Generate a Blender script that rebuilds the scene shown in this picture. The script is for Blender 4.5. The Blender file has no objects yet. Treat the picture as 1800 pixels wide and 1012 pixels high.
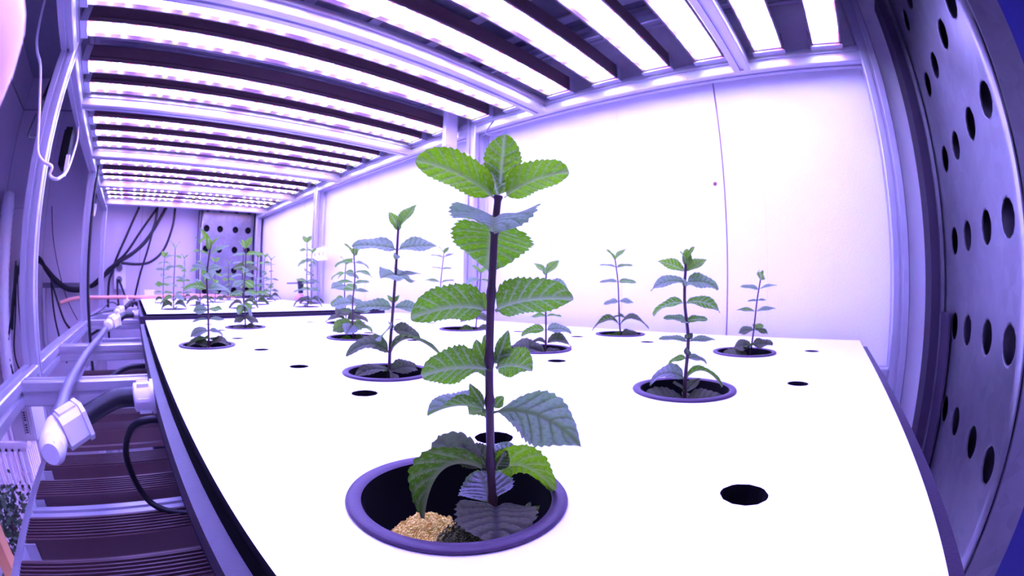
import bpy, math, random
from mathutils import Vector, Matrix
from mathutils.geometry import delaunay_2d_cdt
# ------------------------------------------------------------------ camera, light, exposure
S = 0.08          # one design unit = 8 cm; the lens is the origin of the design units
ZF = 15.0         # the floor lies 15 units under the lens
SC = bpy.context.scene
COL = SC.collection
def W(p): return Vector((p[0]*S, p[1]*S, (p[2]+ZF)*S))
cam = bpy.data.cameras.new('camera'); cam_o = bpy.data.objects.new('camera', cam); COL.objects.link(cam_o)
cam.type = 'PANO'; cam.panorama_type = 'FISHEYE_EQUISOLID'
cam.sensor_width = 36; cam.sensor_height = 36*1012/1800; cam.sensor_fit = 'HORIZONTAL'
cam.fisheye_lens = 796.955/1800*36; cam.fisheye_fov = math.radians(200); cam.lens = 16
cam.clip_start = 0.004; cam.clip_end = 50
R3 = ((0.653840303, -0.756604484, 0.00652022), (-0.00077303, 0.00794944, 0.99996810), (-0.756632183, -0.653824488, 0.00461279))
cam_o.matrix_world = Matrix.Translation(W((0, 0, 0))) @ Matrix([[R3[r][c] for r in range(3)] for c in range(3)]).to_4x4()
SC.camera = cam_o
cam.dof.use_dof = True; cam.dof.focus_distance = 0.17; cam.dof.aperture_fstop = 32
wd = bpy.data.worlds.new('room_air'); SC.world = wd; wd.use_nodes = True
wd.node_tree.nodes['Background'].inputs[0].default_value = (0.05, 0.03, 0.12, 1)
wd.node_tree.nodes['Background'].inputs[1].default_value = 0.1
LAMP = (5.9, 4.9, 28.5)      # colour and strength of the grow lamps' light
vs = SC.view_settings; vs.view_transform = 'Standard'; vs.look = 'None'; vs.gamma = 1; vs.use_curve_mapping = False
vs.exposure = 0.0
SC.cycles.max_bounces = 8; SC.cycles.diffuse_bounces = 5; SC.cycles.transmission_bounces = 4
SC.cycles.sample_clamp_indirect = 8
rnd = random.Random(7)

# ------------------------------------------------------------------ materials
def node_mat(name):
    m = bpy.data.materials.new(name); m.use_nodes = True
    nt = m.node_tree; return m, nt, nt.nodes['Principled BSDF']
def plain(name, col, rough=.5, metal=0., var=0., scale=40., bump=0., bscale=300., spec=.5):
    m, nt, b = node_mat(name)
    b.inputs['Base Color'].default_value = (*col, 1); b.inputs['Roughness'].default_value = rough
    b.inputs['Metallic'].default_value = metal; b.inputs['Specular IOR Level'].default_value = spec
    tc = nt.nodes.new('ShaderNodeTexCoord')
    if var:
        n = nt.nodes.new('ShaderNodeTexNoise'); n.inputs['Scale'].default_value = scale; n.inputs['Detail'].default_value = 5
        r = nt.nodes.new('ShaderNodeMix'); r.data_type = 'RGBA'
        r.inputs[6].default_value = (*[c*(1-var) for c in col], 1); r.inputs[7].default_value = (*[min(1, c*(1+var)) for c in col], 1)
        nt.links.new(tc.outputs['Object'], n.inputs['Vector']); nt.links.new(n.outputs[0], r.inputs[0]); nt.links.new(r.outputs[2], b.inputs['Base Color'])
    if bump:
        n2 = nt.nodes.new('ShaderNodeTexNoise'); n2.inputs['Scale'].default_value = bscale
        bp = nt.nodes.new('ShaderNodeBump'); bp.inputs['Strength'].default_value = bump; bp.inputs['Distance'].default_value = .002
        nt.links.new(tc.outputs['Object'], n2.inputs['Vector']); nt.links.new(n2.outputs[0], bp.inputs['Height']); nt.links.new(bp.outputs[0], b.inputs['Normal'])
    return m
def emit(name, col, k=1.):
    m, nt, b = node_mat(name)
    b.inputs['Base Color'].default_value = (.8, .8, .8, 1); b.inputs['Emission Color'].default_value = (*col, 1); b.inputs['Emission Strength'].default_value = k
    return m
M = {}
M['alu'] = plain('brushed_aluminium', (.52, .51, .56), .36, .6, .05, 60)
M['alu_dark'] = plain('aluminium_groove', (.30, .30, .33), .5, .5)
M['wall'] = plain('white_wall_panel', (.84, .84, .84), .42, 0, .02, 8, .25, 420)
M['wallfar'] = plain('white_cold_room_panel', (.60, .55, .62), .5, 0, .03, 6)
M['seam'] = plain('panel_sealant', (.34, .22, .22), .7)
M['floor'] = plain('grey_resin_floor', (.24, .23, .26), .5, 0, .1, 10)
M['ceil'] = plain('grey_ceiling_panel', (.26, .26, .30), .6)
M['board'] = plain('white_foam_board', (.88, .90, .90), .55, 0, .01, 20)
M['tray'] = plain('dark_grey_plastic', (.034, .022, .042), .45, 0, .25, 30, .12, 700, .25)
M['black'] = plain('black_plastic', (.006, .005, .007), .6, spec=.12)
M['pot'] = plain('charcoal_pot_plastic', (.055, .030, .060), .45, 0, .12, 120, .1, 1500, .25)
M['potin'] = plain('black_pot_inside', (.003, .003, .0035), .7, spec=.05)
M['brown'] = plain('brown_anodised_aluminium', (.115, .062, .068), .42, .25, .1, 50)
M['rubber'] = plain('black_rubber', (.012, .011, .015), .42, spec=.3)
M['greyhose'] = plain('grey_hose', (.13, .12, .16), .4)
M['pvc'] = plain('white_pvc', (.85, .85, .86), .3)
M['pink'] = plain('pink_hose', (.62, .26, .20), .45)
M['cablew'] = plain('white_cable', (.75, .73, .78), .4)
M['wood'] = plain('orange_brown_wood', (.46, .19, .09), .55, 0, .3, 25)
M['crate'] = plain('white_crate_plastic', (.78, .70, .72), .45)
M['blue'] = plain('deep_blue_steel', (.015, .015, .16), .4)  # even deep blue for the duct body
M['sponge'] = plain('tan_foam', (.92, .62, .12), .95, 0, .35, 500, 1., 900)
M['moss'] = plain('algae_covered_foam', (.075, .085, .015), .95, 0, .6, 600, 1., 900)
M['stem'] = plain('purple_mint_stem', (.045, .017, .022), .5, 0, .35, 120)
M['stemtop'] = plain('green_mint_stem', (.12, .16, .05), .45, 0, .2, 120)
M['skin'] = plain('skin', (.80, .46, .40), .42, 0, .05, 200)
M['label'] = plain('white_label', (.8, .8, .82), .5)
M['ink'] = plain('dark_ink', (.09, .07, .12), .6)
M['red'] = plain('rusty_red_metal', (.22, .05, .04), .5)
M['darkleaf'] = plain('dark_green_leaf', (.03, .06, .025), .45, 0, .4, 80)
M['pinkbottle'] = plain('pink_plastic', (.55, .25, .45), .35)
def galv():
    m, nt, b = node_mat('galvanised_steel')
    b.inputs['Metallic'].default_value = .85
    tc = nt.nodes.new('ShaderNodeTexCoord'); n = nt.nodes.new('ShaderNodeTexNoise'); n.inputs['Scale'].default_value = 9; n.inputs['Detail'].default_value = 8; n.inputs['Roughness'].default_value = .65
    v = nt.nodes.new('ShaderNodeTexVoronoi'); v.inputs['Scale'].default_value = 60
    mp = nt.nodes.new('ShaderNodeMapRange'); mp.inputs[3].default_value = .26; mp.inputs[4].default_value = .5
    cr = nt.nodes.new('ShaderNodeMix'); cr.data_type = 'RGBA'; cr.inputs[6].default_value = (.12, .11, .13, 1); cr.inputs[7].default_value = (.28, .27, .30, 1)
    mm = nt.nodes.new('ShaderNodeMath'); mm.operation = 'MULTIPLY_ADD'; mm.inputs[1].default_value = .25
    nt.links.new(tc.outputs['Object'], n.inputs['Vector']); nt.links.new(tc.outputs['Object'], v.inputs['Vector'])
    nt.links.new(v.outputs['Color'], mm.inputs[0]); nt.links.new(n.outputs[0], mm.inputs[2])
    nt.links.new(mm.outputs[0], cr.inputs[0]); nt.links.new(cr.outputs[2], b.inputs['Base Color'])
    nt.links.new(n.outputs[0], mp.inputs[0]); nt.links.new(mp.outputs[0], b.inputs['Roughness'])
    return m
M['galv'] = galv()
def lens_mat():
    # clear lens over the diode strip: whiter over each diode cluster, pinker between the clusters
    m, nt, b = node_mat('glowing_lamp_lens')
    tc = nt.nodes.new('ShaderNodeTexCoord'); w = nt.nodes.new('ShaderNodeTexWave'); w.inputs['Scale'].default_value = .314/(1.3*S); w.inputs['Distortion'].default_value = 0
    mx = nt.nodes.new('ShaderNodeMix'); mx.data_type = 'RGBA'
    rm = nt.nodes.new('ShaderNodeMapRange'); rm.interpolation_type = 'SMOOTHSTEP'; rm.inputs[1].default_value = .28; rm.inputs[2].default_value = .72
    mx.inputs[6].default_value = (LAMP[0]*.5, LAMP[1]*.4, LAMP[2]*.4, 1); mx.inputs[7].default_value = (LAMP[0]*1.3, LAMP[1]*1.35, LAMP[2]*1.35, 1)
    nt.links.new(tc.outputs['Object'], w.inputs['Vector']); nt.links.new(w.outputs['Fac'], rm.inputs[0]); nt.links.new(rm.outputs[0], mx.inputs[0])
    nt.links.new(mx.outputs[2], b.inputs['Emission Color']); b.inputs['Emission Strength'].default_value = 1
    return m
M['lens'] = lens_mat()
M['ledw'] = emit('white_blue_diode', (24, 30, 60)); M['ledr'] = emit('red_diode', (22, .8, .9)); M['ledg'] = emit('yellow_green_diode', (11, 16, 1.2))
for k in ('ledw', 'ledr', 'ledg'): M[k].cycles.emission_sampling = 'NONE'
def leaf_mat(name, up, trans, back, vein, veinback):
    # front face greyish green, pale under side, light shining through bright green; the veins are a mark of the leaf itself
    m, nt, b = node_mat(name)
    at = nt.nodes.new('ShaderNodeAttribute'); at.attribute_name = 'vein'
    geo = nt.nodes.new('ShaderNodeNewGeometry')
    def mix(f, a, c):
        x = nt.nodes.new('ShaderNodeMix'); x.data_type = 'RGBA'
        nt.links.new(f, x.inputs[0])
        for i, v in ((6, a), (7, c)):
            if isinstance(v, tuple): x.inputs[i].default_value = (*v, 1)
            else: nt.links.new(v, x.inputs[i])
        return x.outputs[2]
    f = mix(at.outputs['Fac'], up, vein); bk = mix(at.outputs['Fac'], back, veinback)
    c = mix(geo.outputs['Backfacing'], f, bk)
    nz = nt.nodes.new('ShaderNodeTexNoise'); nz.inputs['Scale'].default_value = 90
    tr0 = mix(nz.outputs[0], tuple(t*.75 for t in trans), tuple(min(1, t*1.25) for t in trans))
    tr = mix(at.outputs['Fac'], tr0, tuple(t*.5+k for t, k in zip(trans, (.02, .02, .008))))
    nt.links.new(c, b.inputs['Base Color']); b.inputs['Roughness'].default_value = .6; b.inputs['Specular IOR Level'].default_value = .08
    t = nt.nodes.new('ShaderNodeBsdfTranslucent'); nt.links.new(tr, t.inputs['Color'])
    ad = nt.nodes.new('ShaderNodeAddShader'); out = nt.nodes['Material Output']
    nt.links.new(b.outputs[0], ad.inputs[0]); nt.links.new(t.outputs[0], ad.inputs[1]); nt.links.new(ad.outputs[0], out.inputs['Surface'])
    return m
M['leaf'] = leaf_mat('mint_leaf', (.145, .138, .155), (.055, .165, .0008), (.04, .08, .006), (.06, .065, .038), (.34, .37, .25))
M['leafy'] = leaf_mat('young_mint_leaf', (.075, .12, .03), (.078, .205, .0006), (.045, .09, .004), (.05, .085, .012), (.30, .36, .18))
M['leafd'] = leaf_mat('shaded_mint_leaf', (.078, .078, .046), (.02, .065, .0006), (.035, .058, .008), (.03, .03, .026), (.26, .25, .18))  # darker copy for low leaves, shade inside the pots put into the colour

# ------------------------------------------------------------------ mesh builder (design units)
class MB:
    def __init__(s): s.v = []; s.f = []; s.m = []; s.sm = []; s.col = None
    def add(s, vs_, fs, mi=0, smooth=False):
        o = len(s.v); s.v += [tuple(p) for p in vs_]
        for f in fs: s.f.append(tuple(o+i for i in f)); s.m.append(mi); s.sm.append(smooth)
        return s
    def box(s, x0, x1, y0, y1, z0, z1, mi=0):
        v = [(x, y, z) for z in (z0, z1) for y in (y0, y1) for x in (x0, x1)]
        return s.add(v, [(0, 2, 3, 1), (4, 5, 7, 6), (0, 1, 5, 4), (2, 6, 7, 3), (0, 4, 6, 2), (1, 3, 7, 5)], mi)
    def obox(s, c, ax, ay, az, mi=0):     # box from centre and half axes
        c, ax, ay, az = map(Vector, (c, ax, ay, az))
        v = [c+ax*i+ay*j+az*k for k in (-1, 1) for j in (-1, 1) for i in (-1, 1)]
        return s.add(v, [(0, 2, 3, 1), (4, 5, 7, 6), (0, 1, 5, 4), (2, 6, 7, 3), (0, 4, 6, 2), (1, 3, 7, 5)], mi)
    def prism(s, prof, p0, p1, ax, ay, mi=0, smooth=False, caps=True):
        p0, p1, ax, ay = map(Vector, (p0, p1, ax, ay)); n = len(prof)
        v = [p0+ax*a+ay*b for a, b in prof]+[p1+ax*a+ay*b for a, b in prof]
        s.add(v, [(i, (i+1) % n, n+(i+1) % n, n+i) for i in range(n)], mi, smooth)
        if caps: s.add(v, [tuple(range(n-1, -1, -1)), tuple(range(n, 2*n))], mi)
        return s
    def cyl(s, p0, p1, r0, r1=None, n=16, mi=0, caps=True):
        r1 = r0 if r1 is None else r1
        p0, p1 = Vector(p0), Vector(p1); d = (p1-p0).normalized()
        a = d.orthogonal().normalized(); b = d.cross(a)
        v = [p+(a*math.cos(t)+b*math.sin(t))*r for p, r in ((p0, r0), (p1, r1)) for t in [2*math.pi*i/n for i in range(n)]]
        s.add(v, [(i, (i+1) % n, n+(i+1) % n, n+i) for i in range(n)], mi, n > 8)
        if caps: s.add(v, [tuple(range(n-1, -1, -1)), tuple(range(n, 2*n))], mi)
        return s
    def tube(s, pts, r, n=8, mi=0, sub=6, rfun=None):
        P = [Vector(p) for p in pts]; C = []
        for i in range(len(P)-1):
            a, b, c, d = P[max(i-1, 0)], P[i], P[i+1], P[min(i+2, len(P)-1)]
            for k in range(sub):
                t = k/sub
                C.append(.5*((2*b)+(c-a)*t+(2*a-5*b+4*c-d)*t*t+(3*b-a-3*c+d)*t**3))
        C.append(P[-1]); nrm = None; vv = []
        for i, p in enumerate(C):
            t = (C[min(i+1, len(C)-1)]-C[max(i-1, 0)]).normalized()
            nrm = t.orthogonal().normalized() if nrm is None else (nrm-t*nrm.dot(t)).normalized()
            bn = t.cross(nrm); rr = rfun(i/(len(C)-1)) if rfun else r
            vv += [p+(nrm*math.cos(2*math.pi*j/n)+bn*math.sin(2*math.pi*j/n))*rr for j in range(n)]
        m = len(C)
        s.add(vv, [(i*n+j, i*n+(j+1) % n, (i+1)*n+(j+1) % n, (i+1)*n+j) for i in range(m-1) for j in range(n)], mi, True)
        s.add(vv, [tuple(range(n-1, -1, -1)), tuple((m-1)*n+j for j in range(n))], mi)
        return s
    def lathe(s, prof, c, n=32, mi=0, closed=False):
        v = [(c[0]+r*math.cos(2*math.pi*i/n), c[1]+r*math.sin(2*math.pi*i/n), c[2]+z) for r, z in prof for i in range(n)]
        k = len(prof); f = []
        for a in range(k if closed else k-1):
            b = (a+1) % k
            f += [(a*n+i, a*n+(i+1) % n, b*n+(i+1) % n, b*n+i) for i in range(n)]
        return s.add(v, f, mi, True)
    def mesh(s, name, mats, off=(0, 0, 0), auto=None):
        me = bpy.data.meshes.new(name)
        me.from_pydata([((p[0]-off[0])*S, (p[1]-off[1])*S, (p[2]-off[2])*S) for p in s.v], [], s.f)
        for m in (mats if isinstance(mats, (list, tuple)) else [mats]): me.materials.append(M[m])
        me.polygons.foreach_set('material_index', s.m); me.polygons.foreach_set('use_smooth', s.sm)
        if s.col is not None:
            a = me.attributes.new('vein', 'FLOAT', 'POINT'); a.data.foreach_set('value', s.col)
        me.update(); return me
def tag(o, label=None, cat=None, group=None, kind=None):
    if label: o['label'] = label
    if cat: o['category'] = cat
    if group: o['group'] = group
    if kind: o['kind'] = kind
    return o
ROOTPOS = {}
def thing(name, label, cat, loc, group=None):
    o = bpy.data.objects.new(name, None); COL.objects.link(o); o.location = W(loc); o.empty_display_size = .02
    ROOTPOS[o.name] = tuple(loc); return tag(o, label, cat, group)
def part(name, mb, mats, parent, label=None, kind=None):
    off = ROOTPOS[parent.name]
    o = bpy.data.objects.new(name, mb.mesh(name, mats, off)); COL.objects.link(o); o.parent = parent
    ROOTPOS[o.name] = off; return tag(o, label, None, None, kind)
def solo(name, mb, mats, label, cat, loc, group=None, kind=None):
    o = bpy.data.objects.new(name, mb.mesh(name, mats, loc)); COL.objects.link(o); o.location = W(loc)
    ROOTPOS[o.name] = tuple(loc); return tag(o, label, cat, group, kind)
def struct(name, mb, mats):
    o = bpy.data.objects.new(name, mb.mesh(name, mats, (0, 0, -ZF))); COL.objects.link(o)
    ROOTPOS[o.name] = (0, 0, -ZF); o['kind'] = 'structure'; return o
def copy_tree(o, loc=None, parent=None):
    c = o.copy(); COL.objects.link(c)
    if parent: c.parent = parent
    if loc is not None: c.location = W(loc); ROOTPOS[c.name] = tuple(loc)
    for ch in list(o.children): copy_tree(ch, None, c)
    return c
def holed(outer, holes, z0, z1, grid=None, wave=None, mi=0, mb=None, axes='xy', side_mi=None):
    # plate with real holes: outer loop (list of 2D), holes (lists of 2D); axes 'xy' -> thickness along z, 'xz' -> along y
    mb = mb or MB(); V = [Vector(p) for p in outer]; Ed = [(i, (i+1) % len(outer)) for i in range(len(outer))]
    for h in holes:
        o = len(V); V += [Vector(p) for p in h]; Ed += [(o+i, o+(i+1) % len(h)) for i in range(len(h))]
    cen = [(sum(p[0] for p in h)/len(h), sum(p[1] for p in h)/len(h), max(math.dist(h[0], q) for q in h)/2) for h in holes]
    for g in grid or ():
        if all(math.hypot(g[0]-c[0], g[1]-c[1]) > c[2]*1.25 for c in cen): V.append(Vector(g))
    if grid:
        for c in cen: V += [Vector(q) for q in circle(c[0], c[1], c[2]*1.14, 20)]
    vo, eo, fo, _, _, _ = delaunay_2d_cdt(V, Ed, [], 1, 1e-6)
    F = []
    for f in fo:
        x = sum(vo[i][0] for i in f)/len(f); y = sum(vo[i][1] for i in f)/len(f)
        if any(math.hypot(x-c[0], y-c[1]) < c[2]*.97 for c in cen): continue
        F.append(f)
    wv = wave or (lambda a, b: 0.)
    def P(p, z): return (p[0], p[1], z+wv(*p)) if axes == 'xy' else (p[0], z+wv(*p), p[1])
    n = len(vo); vv = [P(p, z1) for p in vo]+[P(p, z0) for p in vo]
    fs = [tuple(f) for f in F]+[tuple(n+i for i in reversed(f)) for f in F]
    cnt = {}
    for f in F:
        for i in range(len(f)):
            e = (f[i], f[(i+1) % len(f)]); cnt[e] = 1
    for (a, b) in list(cnt):
        if (b, a) not in cnt: fs.append((b, a, n+a, n+b))
    mb.add(vv, fs, mi)
    if side_mi is not None:
        for i in range(len(mb.m)-len(fs)+len(F), len(mb.m)): mb.m[i] = side_mi
    if wave:
        for i in range(len(mb.sm)-len(fs), len(mb.sm)-len(fs)+2*len(F)): mb.sm[i] = True
    return mb
def circle(x, y, r, n=28): return [(x+r*math.cos(2*math.pi*i/n), y+r*math.sin(2*math.pi*i/n)) for i in range(n)]

# ------------------------------------------------------------------ the room
XW, YF, YN, XL, ZC = 10.25, 34.9, -5.2, -12.4, 14.8
struct('floor', MB().box(XL-.3, XW+.3, YN-.3, YF+.3, -ZF-.5, -ZF), 'floor')
struct('ceiling', MB().box(XL-.3, XW+.3, YN-.3, YF+.3, ZC, ZC+.5), 'ceil')
def panel_wall(name, edges, horiz, fixed, thick, mat):
    back = MB()
    if horiz == 'y': back.box(fixed+.05, fixed+thick, edges[0], edges[-1], -ZF, ZC)
    elif horiz == 'x': back.box(edges[0], edges[-1], fixed+(.05 if thick > 0 else thick), fixed+(thick if thick > 0 else -.05), -ZF, ZC)
    w = struct(name, back, 'seam')
    g = .018
    for a, b in zip(edges, edges[1:]):
        m = MB()
        if horiz == 'y': m.box(fixed, fixed+.05, a+g, b-g, -ZF, ZC)
        else: m.box(a+g, b-g, min(fixed, fixed+math.copysign(.05, thick)), max(fixed, fixed+math.copysign(.05, thick)), -ZF, ZC)
        # shallow pressed line down the middle of a panel
        part('wall_panel', m, mat, w)
    return w
WR = panel_wall('wall_right', [YN, 2.43, 9.9, 17.4, 24.9, YF], 'y', XW, .4, 'wall')
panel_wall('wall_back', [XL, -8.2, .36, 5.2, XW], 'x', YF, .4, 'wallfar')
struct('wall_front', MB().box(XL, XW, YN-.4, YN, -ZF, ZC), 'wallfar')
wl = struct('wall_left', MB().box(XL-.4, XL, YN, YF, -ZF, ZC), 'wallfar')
# pressed vertical ribs on the long wall
rb = struct('trim_1', MB().box(XW-.012, XW, 1.46, 1.50, -ZF, ZC).box(XW-.012, XW, -.12, -.08, -ZF, ZC).box(XW-.012, XW, 5.2, 5.24, -ZF, ZC).box(XW-.012, XW, 7.4, 7.44, -ZF, ZC), 'wall')
part('rivet', MB().cyl((XW-.03, 2.66, 2.40), (XW, 2.66, 2.40), .035, .05, 16), 'red', WR, 'small red brown rivet')

# ------------------------------------------------------------------ aluminium rack
A = .21
def slot_profile(a=A):
    g, d, b = a*.22, a*.28, a*.12
    q = [(-a+b, -a), (-g, -a), (-g, -a+d), (g, -a+d), (g, -a), (a-b, -a)]
    pr = []
    for k in range(4):
        c, s_ = math.cos(k*math.pi/2), math.sin(k*math.pi/2)
        pr += [(x*c-y*s_, x*s_+y*c) for x, y in q]
    return pr
PR = slot_profile()
XFR, XBK = -2.76, 9.81          # front and back post lines
YP = [-1.7, 10.1, 21.9, 33.3]
TIER = 8.8
rack = thing('plant_rack', 'long silver slotted aluminium rack carrying trays and lamp bars along the white wall', 'rack', (3.5, 15.8, -ZF))
for x in (XFR, XBK):
    for y in YP:
        part('post', MB().prism(PR, (x, y, -ZF), (x, y, 12.5), (1, 0, 0), (0, 1, 0)), 'alu', rack)
XI0, XI1 = XFR+A, XBK-A         # inner faces
def rail_y(x, zc, y0, y1): part('rail', MB().prism(PR, (x, y0, zc), (x, y1, zc), (1, 0, 0), (0, 0, 1)), 'alu', rack)
def bar_x(y, zc, x0=XI0, x1=XI1): part('cross_bar', MB().prism(PR, (x0, y, zc), (x1, y, zc), (0, 1, 0), (0, 0, 1)), 'alu', rack)
LAMP_BARS = [1.5, 7.32, 13.45, 19.15, 25.1, 30.6]
SHELF_BARS = [8.35, 13.15, 22.2, 27.0, 33.3]
for t in (0, -1):
    for x in (XFR, XBK):
        for y0, y1 in zip(YP, YP[1:]):
            rail_y(x, 5.06+t*TIER, y0+A, y1-A)
    for y in LAMP_BARS: bar_x(y+t*.52, 5.06+t*(TIER-.28))
for t in (1, 0, -1):
    for x in (XFR, XBK):
        for y0, y1 in zip(YP, YP[1:]):
            rail_y(x, -1.77+t*TIER, y0+A, y1-A)
    for y in SHELF_BARS: bar_x(y, -1.77+t*TIER)
for y in YP: part('cross_bar', MB().prism(PR, (XI0, y, 12.2), (XI1, y, 12.2), (0, 1, 0), (0, 0, 1)), 'alu', rack)

# ------------------------------------------------------------------ LED lamps
X0L, X1L = -2.48, 9.53
LW = X1L-X0L
def make_lamp():
    r = thing('grow_lamp', 'x', 'lamp', (X0L, 0, 5.2))
    h = MB()
    fin = [(-.37, 0), (-.37, .10), (-.335, .13), (-.335, .44)]
    y = -.30
    while y < .29:
        fin += [(y, .44), (y, .47), (y+.022, .47), (y+.022, .40)]; fin += [(y+.082, .40)]; y += .086
    fin += [(.30, .44), (.335, .44), (.335, .13), (.37, .10), (.37, 0), (.33, 0), (.33, .16), (-.33, .16), (-.33, 0)]
    h.prism(fin, (X0L, 0, 5.2), (X1L, 0, 5.2), (0, 1, 0), (0, 0, 1))
    part('housing', h, 'brown', r)
    part('lens', MB().box(X0L+.05, X1L-.05, -.32, .32, 5.30, 5.35), 'lens', r)
    l = MB()
    for yy, seq, stp in ((-.24, (0, 2, 0, 1, 0, 3), .30), (.22, (1, 2, 1, 3, 1, 2, 1, 1), .46)):
        x = X0L+.24; k = 0
        while x < X1L-.15:
            c = seq[k % len(seq)]
            if c != 3:
                n = 8; rr = .055 if yy < 0 else .07
                v = [(x+q*rr*math.cos(2*math.pi*i/n), yy+q*rr*math.sin(2*math.pi*i/n), zz) for q, zz in ((1, 5.299), (1, 5.23), (.6, 5.205)) for i in range(n)]+[(x, yy, 5.2)]
                l.add(v, [(a*n+i, (a+1)*n+i, (a+1)*n+(i+1) % n, a*n+(i+1) % n) for a in (0, 1) for i in range(n)]+[(2*n+i, 3*n, 2*n+(i+1) % n) for i in range(n)], c, True)
            x += stp; k += 1
    part('diode_row', l, ['ledr', 'ledw', 'ledg'], r, kind='stuff')
    for xx in (X0L-.03, X1L):
        part('end_cap', MB().box(xx, xx+.03, -.36, .36, 5.2, 5.62), 'brown', r)
    for xa, xb in ((X0L-.05, X0L+.16), (X1L-.16, X1L+.02)):
        part('bracket', MB().box(xa, xb, -.40, -.372, 5.19, 5.60).box(xa, xb, .372, .40, 5.19, 5.60).box(xa, xb, -.40, .40, 5.165, 5.19), 'alu', r)
    return r
LY = [-.70, .74, 2.22, 3.6, 5.05, 6.49, 8.12, 9.45, 11.4, 12.75, 14.2, 15.55, 16.95, 18.35, 19.9, 21.2, 22.95, 24.3, 25.8, 27.1, 28.4, 29.8, 31.3, 32.4]
ORD = ['first', 'second', 'third', 'fourth', 'fifth', 'sixth', 'seventh', 'eighth', 'ninth', 'tenth', 'eleventh', 'twelfth', 'thirteenth', 'fourteenth', 'fifteenth', 'sixteenth', 'seventeenth', 'eighteenth', 'nineteenth', 'twentieth', 'twenty-first', 'twenty-second', 'twenty-third', 'twenty-fourth']
lamp0 = make_lamp()
for i, y in enumerate(LY):
    o = lamp0 if i == 0 else copy_tree(lamp0)
    o.location = W((X0L, y, 5.2)); o['group'] = 'glowing lamp bars overhead'
    o['label'] = 'glowing purple white LED bar overhead, %s from the right end of the rack' % ORD[i]
for i, y in enumerate([3.65, 4.9, 6.11, 7.52, 8.76, 10.9, 12.15, 13.55, 14.75, 15.9, 17.0, 18.0]):
    o = copy_tree(lamp0); o.location = W((X0L, y, 5.2-TIER)); o['group'] = 'lamp bars of the tier below'
    o['label'] = 'brown ribbed lamp bar below the white board, %s from the photo bottom' % ORD[i]

# drivers and fittings above the lamps
def driver(label, x0, x1, y0, y1, z, text=True):
    t = thing('led_driver', label, 'driver', ((x0+x1)/2, (y0+y1)/2, z))
    part('case', MB().box(x0, x1, y0, y1, z, z+.5).box(x0-.18, x0, y0+.1, y1-.1, z+.3, z+.36).box(x1, x1+.18, y0+.1, y1-.1, z+.3, z+.36), 'alu', t)
    if text:
        st = part('sticker', MB().box(x0+.06, x1-.06, y0+.06, y1-.06, z-.012, z), 'label', t)
        m = MB()
        for r_ in range(3): m.box(x0+.5, x1-.25-.12*r_, y0+.12+.11*r_, y0+.15+.11*r_, z-.016, z-.012)
        m.box(x0+.14, x0+.34, y0+.14, y1-.18, z-.016, z-.012)
        part('print', m, 'ink', st)
driver('white labelled driver box lying between two lamp bars overhead', 3.1, 4.45, 9.82, 10.35, 5.95)
driver('silver driver box between lamp bars left of the labelled one', 3.05, 4.4, 13.0, 13.35, 6.1, False)
driver('grey driver box above the far lamp bars', 2.6, 3.9, 21.6, 22.1, 5.9, False)
pp = MB().tube([(-2.5, 13.9, 6.9), (2, 13.9, 6.9), (6, 14.0, 6.9), (9.3, 14.0, 6.9)], .32, 12)
solo('conduit_pipe', pp, 'greyhose', 'thick grey conduit pipe running across above the lamp bars', 'pipe', (3, 13.9, 6.9))
wp = thing('cable_duct', 'white vertical cable duct hanging between two lamp ends near the back post', 'duct', (9.25, 10.7, 4.45))
part('channel', MB().box(9.02, 9.5, 10.62, 10.8, 4.45, 6.9), 'wall', wp)
part('cover', MB().box(9.05, 9.47, 10.585, 10.62, 4.5, 6.85), 'wall', wp)
solo('wire_hook', MB().tube([(9.5, 9.0, 5.0), (9.35, 9.05, 4.75), (9.3, 9.1, 4.55), (9.4, 8.75, 4.42), (9.45, 8.4, 4.5)], .025, 6), 'greyhose', 'thin grey wire hooked under the back lamp rail above the tall plant', 'wire', (9.4, 8.9, 4.5))

# ------------------------------------------------------------------ trays and boards
TX0, TX1 = .165, 9.57
def tray(label, y0, y1, zt, group):
    t = thing('tray', label, 'tray', (5, (y0+y1)/2, zt-.45), group)
    w = .115
    part('bottom_panel', MB().box(TX0, TX1, y0, y1, zt-.42, zt-.36), 'galv' if zt > 2 else 'black', t)
    if zt > 2:
        for x in (1.2, 3.3, 5.4, 7.5, 9.0): part('stiffener', MB().box(x-.12, x+.12, y0+.2, y1-.2, zt-.50, zt-.42).box(x-.16, x+.16, y0+.2, y1-.2, zt-.52, zt-.50), 'alu', t)
    for a in ((TX0, TX0+w, y0, y1), (TX1-w, TX1, y0, y1), (TX0+w, TX1-w, y0, y0+w), (TX0+w, TX1-w, y1-w, y1)):
        part('rim', MB().box(a[0], a[1], a[2], a[3], zt-.36, zt), 'tray', t)
    return t
COLS_A, COLS_B = (1.31, 4.2, 7.05), (2.83, 5.66, 8.49)
HOLES = [(2.09, .31+1.645*k) for k in range(8)]+[(4.93, .29+1.585*k) for k in range(8)]+[(7.6, .25+1.53*k) for k in range(8)]
POT_R = .46
def board(label, x0, x1, y0, y1, zt, pots, smalls, detail=True):
    b = MB(); hs = [circle(x, y, POT_R+.015, 40) for x, y in pots]
    for x, y in smalls:
        if all(math.hypot(x-p[0], y-p[1]) > .75 for p in pots) and y0+.3 < y < y1-.3: hs.append(circle(x, y, .128, 24))
    holed([(x0, y0), (x1, y0), (x1, y1), (x0, y1)], hs, zt-.12, zt, mb=b, side_mi=1)
    return solo('float_board', b, ['board', 'black'], label, 'board', ((x0+x1)/2, (y0+y1)/2, zt-.12))
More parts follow.
